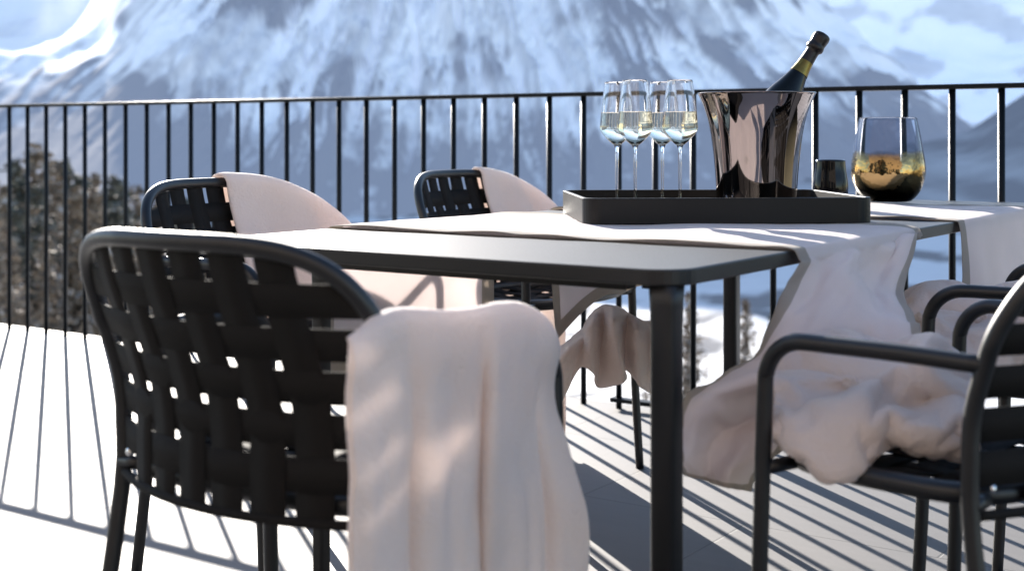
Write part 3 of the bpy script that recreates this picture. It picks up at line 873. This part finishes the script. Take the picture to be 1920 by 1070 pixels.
# directional folds
for i, r in enumerate(Gl):
    for j, p in enumerate(r):
        u, v_ = j/len(r), i/len(Gl)
        w1 = math.exp(-((v_-0.45-0.18*math.sin(u*5))/0.05)**2); w2 = math.exp(-((v_-0.62+0.35*(u-0.5))/0.035)**2)*float(sstep(0.4, 0.8, u)); w3 = math.exp(-((v_-0.33-0.2*u)/0.03)**2)
        p.z += 0.010*w1 - 0.016*w2 - 0.010*w3
pl = sheet('blanket', Gl, M['fleece'], None, 0.009, 0.010, 8, 31, 1, crease=0.012, cs=(5, 9))
a, b, rz, _ = chairs[1]; pl.location = P(a, b); pl.rotation_euler = (0, 0, rz)
tag(pl, 'cream fleece blanket crumpled on the seat of the right edge chair', 'blanket', 'cream blankets on the chairs')
p2 = pl.copy(); p2.data = pl.data.copy(); col.objects.link(p2); a, b, rz, _ = chairs[2]; p2.location = P(a, b)+Vector((0, 0, 0.01)); p2.rotation_euler = (0, 0, rz); p2.scale = (1, 1, 1.0)
tag(p2, 'cream blanket heaped on the seat of the second right chair, behind its arm', 'blanket', 'cream blankets on the chairs')

# blanket hanging in folds from the seat of the far chair by the tray
def hang():
    rows = []
    cx = [1046, 1068, 1090, 1112, 1135, 1155, 1175, 1198, 1220, 1240]
    tops = [652, 638, 618, 596, 580, 582, 590, 600, 606, 612]
    bots = [808, 742, 684, 690, 714, 708, 690, 712, 742, 735]
    zs = [3.20, 3.17, 3.21, 3.16, 3.21, 3.14, 3.20, 3.15, 3.20, 3.16]
    rows.append([at(cx[j], tops[j]+14, 3.44) for j in range(10)])
    rows.append([at(cx[j], tops[j], 3.30) for j in range(10)])
    for q in (0.12, 0.35, 0.65, 1.0):
        rows.append([at(cx[j], tops[j]+(bots[j]-tops[j])*q, zs[j]+0.02*math.sin(j*2.4)*q) for j in range(10)])
    return spline_grid(rows, 6, 6)
hb = sheet('blanket', hang(), M['fleece'], None, 0.007, 0.008, 20, 41, 1)
tag(hb, 'cream blanket hanging in tight folds from the seat seen under the table', 'blanket', 'cream blankets on the chairs')

# ------------------------------------------------------------------ let the cloths buckle into natural creases
def relax(o, grow, bend, weight, frames=30):
    """cloth relaxation: the sheet grows by a few percent while softly held to its place, so it creases"""
    kept = [(m.type, getattr(m, 'thickness', 0), getattr(m, 'levels', 0)) for m in o.modifiers]
    o.modifiers.clear(); me = o.data; n = len(me.vertices)
    uvs = np.zeros((n, 2))
    for p in me.polygons:
        for li in p.loop_indices: uvs[me.loops[li].vertex_index] = me.uv_layers[0].data[li].uv
    vg = o.vertex_groups.new(name='held')
    for i in range(n): vg.add([i], weight(uvs[i][0], uvs[i][1]), 'REPLACE')
    m = o.modifiers.new('cloth', 'CLOTH'); c = m.settings
    c.quality = 5; c.mass = 0.15; c.tension_stiffness = 25; c.compression_stiffness = 25; c.shear_stiffness = 8
    c.bending_stiffness = bend; c.tension_damping = 10; c.compression_damping = 10; c.shear_damping = 8; c.bending_damping = 3; c.air_damping = 3
    c.vertex_group_mass = 'held'; c.pin_stiffness = 2.0; c.shrink_min = -grow; c.shrink_max = -grow
    m.collision_settings.use_collision = False; m.collision_settings.use_self_collision = False
    m.point_cache.frame_end = 40; c.effector_weights.gravity = 0.0
    return kept

def finish_relax(items, frames=30):
    for f in range(1, frames+1): scene.frame_set(f)
    dg = bpy.context.evaluated_depsgraph_get(); res = []
    for o, kept in items:
        e = o.evaluated_get(dg); em = e.to_mesh(); res.append(np.array([v.co[:] for v in em.vertices])); e.to_mesh_clear()
    for (o, kept), co in zip(items, res):
        o.modifiers.clear(); o.vertex_groups.clear()
        o.data.vertices.foreach_set('co', co.reshape(-1)); o.data.update()
        for t, th, lv in kept:
            if t == 'SOLIDIFY': m = o.modifiers.new('solid', t); m.thickness = th; m.offset = 0
            elif t == 'SUBSURF': m = o.modifiers.new('sub', t); m.levels = lv; m.render_levels = lv
    scene.frame_set(1)

side = lambda u: u < 0.05 or u > 0.95
nr1 = len(r1_rows)-1
items = [
 (pl, relax(pl, 0.12, 14, lambda u, v: 0.5 if v <= 0.1 else (0.25 if (v > 0.93 or side(u)) else 0.03))),
 (fb, relax(fb, 0.065, 20, lambda u, v: 1.0 if v < 0.10 else (0.08 if side(u) else 0.025))),
 (hb, relax(hb, 0.12, 3, lambda u, v: 1.0 if v < 0.2 else 0.04)),
 (r1, relax(r1, 0.07, 1.0, lambda u, v: 1.0 if v*nr1 < 67 else (0.25 if v > 0.96 else 0.10 if side(u) else 0.05))),
]
finish_relax(items)
p2.data = pl.data.copy()


# ------------------------------------------------------------------ tray and what stands on it
TRZ = R(4)
T0 = Vector((0.1415, 2.665, 0)); tdx = Vector((math.cos(TRZ), math.sin(TRZ), 0)); tdy = Vector((-math.sin(TRZ), math.cos(TRZ), 0))
TL, TD = 0.585, 0.42
TZ = 0.7555
tray = empty('serving_tray', T0+tdx*TL/2+tdy*TD/2+Vector((0, 0, TZ)), TRZ)
tag(tray, 'shallow black rectangular tray with rounded corners on the runner', 'tray')
def build_tray():
    o_ = rounded_rect(-TL/2, TL/2, -TD/2, TD/2, 0.035, 8); i_ = rounded_rect(-TL/2+0.009, TL/2-0.009, -TD/2+0.009, TD/2-0.009, 0.028, 8)
    n = len(o_); H = 0.052
    vs = [(x, y, 0) for x, y in o_]+[(x, y, H) for x, y in o_]+[(x, y, H) for x, y in i_]+[(x, y, 0.008) for x, y in i_]
    fs = [tuple(range(n))[::-1]]
    for r in range(3):
        for k in range(n): fs.append((r*n+k, r*n+(k+1) % n, (r+1)*n+(k+1) % n, (r+1)*n+k))
    fs.append(tuple(range(3*n, 4*n)))
    o = mesh_obj('tray_body', vs, fs, M['tray'], tray, False)
    m = o.modifiers.new('b', 'BEVEL'); m.width = 0.0018; m.segments = 2; m.limit_method = 'ANGLE'
build_tray()
TF = TZ+0.0085

def make_glass():
    t = empty('wine_glass')
    H = 0.283; w = 0.0009
    outer = [(0.0, 0.0), (0.034, 0.0), (0.035, 0.0015), (0.020, 0.004), (0.006, 0.007), (0.0034, 0.014), (0.0031, 0.05), (0.0031, 0.11), (0.0036, 0.136), (0.007, 0.146)]
    bowl = [(0.007, 0.146), (0.020, 0.157), (0.0325, 0.171), (0.0372, 0.182), (0.0368, 0.196), (0.0345, 0.222), (0.0305, 0.255), (0.0268, H)]
    prof = outer + smooth_profile(bowl, 4)[1:]
    inner = [(r-w, z+(0.0015 if z < 0.17 else 0)) for r, z in smooth_profile(bowl, 4)][::-1]
    inner = [p for p in inner if p[1] > 0.152] + [(0.0, 0.1505)]
    v, f = lathe(prof+[(0.0268-w*0.5, H+0.0004)]+inner, 40)
    mesh_obj('glass_body', v, f, M['glass'], t)
    lvl = 0.217
    liq = [(r+0.0003, z) for r, z in inner[::-1] if z < lvl and r > 0]
    rl = np.interp(lvl, [p[1] for p in liq][-2:]+[0.24], [p[0] for p in liq][-2:]+[0.0325])
    v, f = lathe([(0.0, 0.1503)]+liq+[(0.0345, lvl), (0.0, lvl)], 40)
    mesh_obj('wine', v, f, M['wine'], t)
    return t
g0 = make_glass()
gs = [(1157, 2.955, 'leftmost'), (1191, 2.85, 'second from left'), (1242, 2.955, 'third from left'), (1275, 2.85, 'rightmost, beside the bucket')]
for i, (px, Z, w) in enumerate(gs):
    o = g0 if i == 0 else copy_tree(g0)
    o.location = ((px-CX)/F*Z, Z, TF); o.rotation_euler = (0, 0, i*1.3)
    tag(o, 'half full sparkling wine glass on the tray, '+w+' of the four', 'wine glass', 'sparkling wine glasses on the tray')

bk = empty('ice_bucket', (0.528, 2.93, TF)); tag(bk, 'flared mirror polished copper ice bucket on the tray', 'ice bucket')
bo = [(0.0, 0.0), (0.078, 0.0), (0.0825, 0.004), (0.085, 0.03), (0.089, 0.09), (0.094, 0.14), (0.102, 0.19), (0.113, 0.228), (0.1255, 0.2565)]
prof = [bo[0], bo[1]]+smooth_profile(bo[2:], 6)
inn = [(r-0.0022, z) for r, z in smooth_profile(bo[2:], 6)][::-1][:-1]
v, f = lathe(prof+[(0.1270, 0.2580), (0.1262, 0.2592), (0.1235, 0.2575)]+inn[1:]+[(0.0, 0.004)], 96)
mesh_obj('bucket_body', v, f, M['copper'], bk)

bt = empty('champagne_bottle'); tag(bt, 'dark champagne bottle with black foil neck leaning out of the copper bucket', 'bottle')
pb = smooth_profile([(0.043, 0.0), (0.044, 0.01), (0.044, 0.12), (0.0435, 0.155), (0.038, 0.185), (0.028, 0.215), (0.0195, 0.245), (0.0155, 0.27), (0.0142, 0.295), (0.0140, 0.31)], 5)
v, f = lathe([(0.0, 0.006)]+pb+[(0.0, 0.311)], 40); mesh_obj('bottle_body', v, f, M['bottle'], bt)
v, f = lathe(smooth_profile([(0.0208, 0.2435), (0.0187, 0.2535), (0.0170, 0.2640), (0.0160, 0.2745)], 4), 40); mesh_obj('neck_label', v, f, M['goldlabel'], bt)
v, f = lathe(smooth_profile([(0.0160, 0.2735), (0.0152, 0.285), (0.0150, 0.302), (0.0190, 0.3075), (0.0195, 0.314), (0.0178, 0.320), (0.0185, 0.328), (0.0190, 0.337), (0.0165, 0.345), (0.006, 0.348)], 4)+[(0.0, 0.3482)], 40); mesh_obj('foil_cap', v, f, M['foil'], bt)
top = at(1543, 66, 2.95); base_dir = Vector((math.sin(R(33)), 0.10, math.cos(R(33)))).normalized()
bt.rotation_mode = 'QUATERNION'; bt.rotation_quaternion = base_dir.to_track_quat('Z', 'Y'); bt.location = top - base_dir*0.345

vs_ = empty('glass_vase', P(0, 0) + Vector(((1665-CX)/F*3.62, 3.62, 0.7555))); tag(vs_, 'round smoky glass vase with gold dipped base near the table end', 'vase')
vo = smooth_profile([(0.045, 0.0), (0.062, 0.004), (0.083, 0.028), (0.0955, 0.065), (0.0965, 0.095), (0.090, 0.140), (0.083, 0.18), (0.0745, 0.222)], 6)
vi = [(r-0.0025, z+(0.004 if z < 0.03 else 0)) for r, z in vo][::-1]
v, f = lathe([(0.0, 0.0)]+vo+[(0.0735, 0.2235)]+vi+[(0.0, 0.006)], 64); mesh_obj('vase_body', v, f, M['vase'], vs_)

vt = empty('candle_holder', Vector(((1557-CX)/F*3.22, 3.22, 0.754))); tag(vt, 'small black glass candle holder standing behind the tray', 'candle holder')
co = smooth_profile([(0.026, 0.0), (0.034, 0.006), (0.0405, 0.04), (0.0405, 0.065), (0.036, 0.095), (0.0345, 0.118)], 5)
ci = [(r-0.003, z+(0.004 if z < 0.03 else 0)) for r, z in co][::-1]
v, f = lathe([(0.0, 0.0)]+co+[(0.033, 0.1195)]+ci+[(0.0, 0.008)], 48); mesh_obj('holder_body', v, f, M['votive'], vt)

# ------------------------------------------------------------------ camera, sky, sun
cam = bpy.data.cameras.new('camera'); co_ = bpy.data.objects.new('camera', cam); col.objects.link(co_)
co_.location = (0, 0, CAM_H); co_.rotation_euler = (R(90), 0, 0)
cam.sensor_width = 36; cam.lens = F/1920*36; cam.shift_y = -(535-CY)/1920; cam.clip_start = 0.05; cam.clip_end = 20000
cam.dof.use_dof = True; cam.dof.focus_distance = 2.85; cam.dof.aperture_fstop = 4.0
scene.camera = co_

SUN_EL = 18.4; SUN_AZ = -18.5
sd = Vector((math.sin(R(SUN_AZ))*math.cos(R(SUN_EL)), math.cos(R(SUN_AZ))*math.cos(R(SUN_EL)), math.sin(R(SUN_EL))))
sun = bpy.data.lights.new('sun', 'SUN'); sun.energy = 17.0; sun.angle = R(0.35); sun.color = (1.0, 0.93, 0.84)
so = bpy.data.objects.new('sun', sun); col.objects.link(so); so.rotation_mode = 'QUATERNION'; so.rotation_quaternion = (-sd).to_track_quat('-Z', 'Y'); so.location = sd*50
w = bpy.data.worlds.new('World'); scene.world = w; w.use_nodes = True
nt = w.node_tree; bg = nt.nodes['Background']; sky = nt.nodes.new('ShaderNodeTexSky'); sky.sky_type = 'NISHITA'; sky.sun_disc = False
sky.sun_elevation = R(SUN_EL); sky.sun_rotation = R(SUN_AZ); sky.altitude = 1500; sky.air_density = 1.0; sky.dust_density = 1.0; sky.ozone_density = 1.0
nt.links.new(sky.outputs[0], bg.inputs[0]); bg.inputs[1].default_value = 0.31
scene.view_settings.view_transform = 'Standard'; scene.view_settings.look = 'None'; scene.view_settings.exposure = 0.0
scene.cycles.max_bounces = 12; scene.cycles.transmission_bounces = 12; scene.cycles.transparent_max_bounces = 12
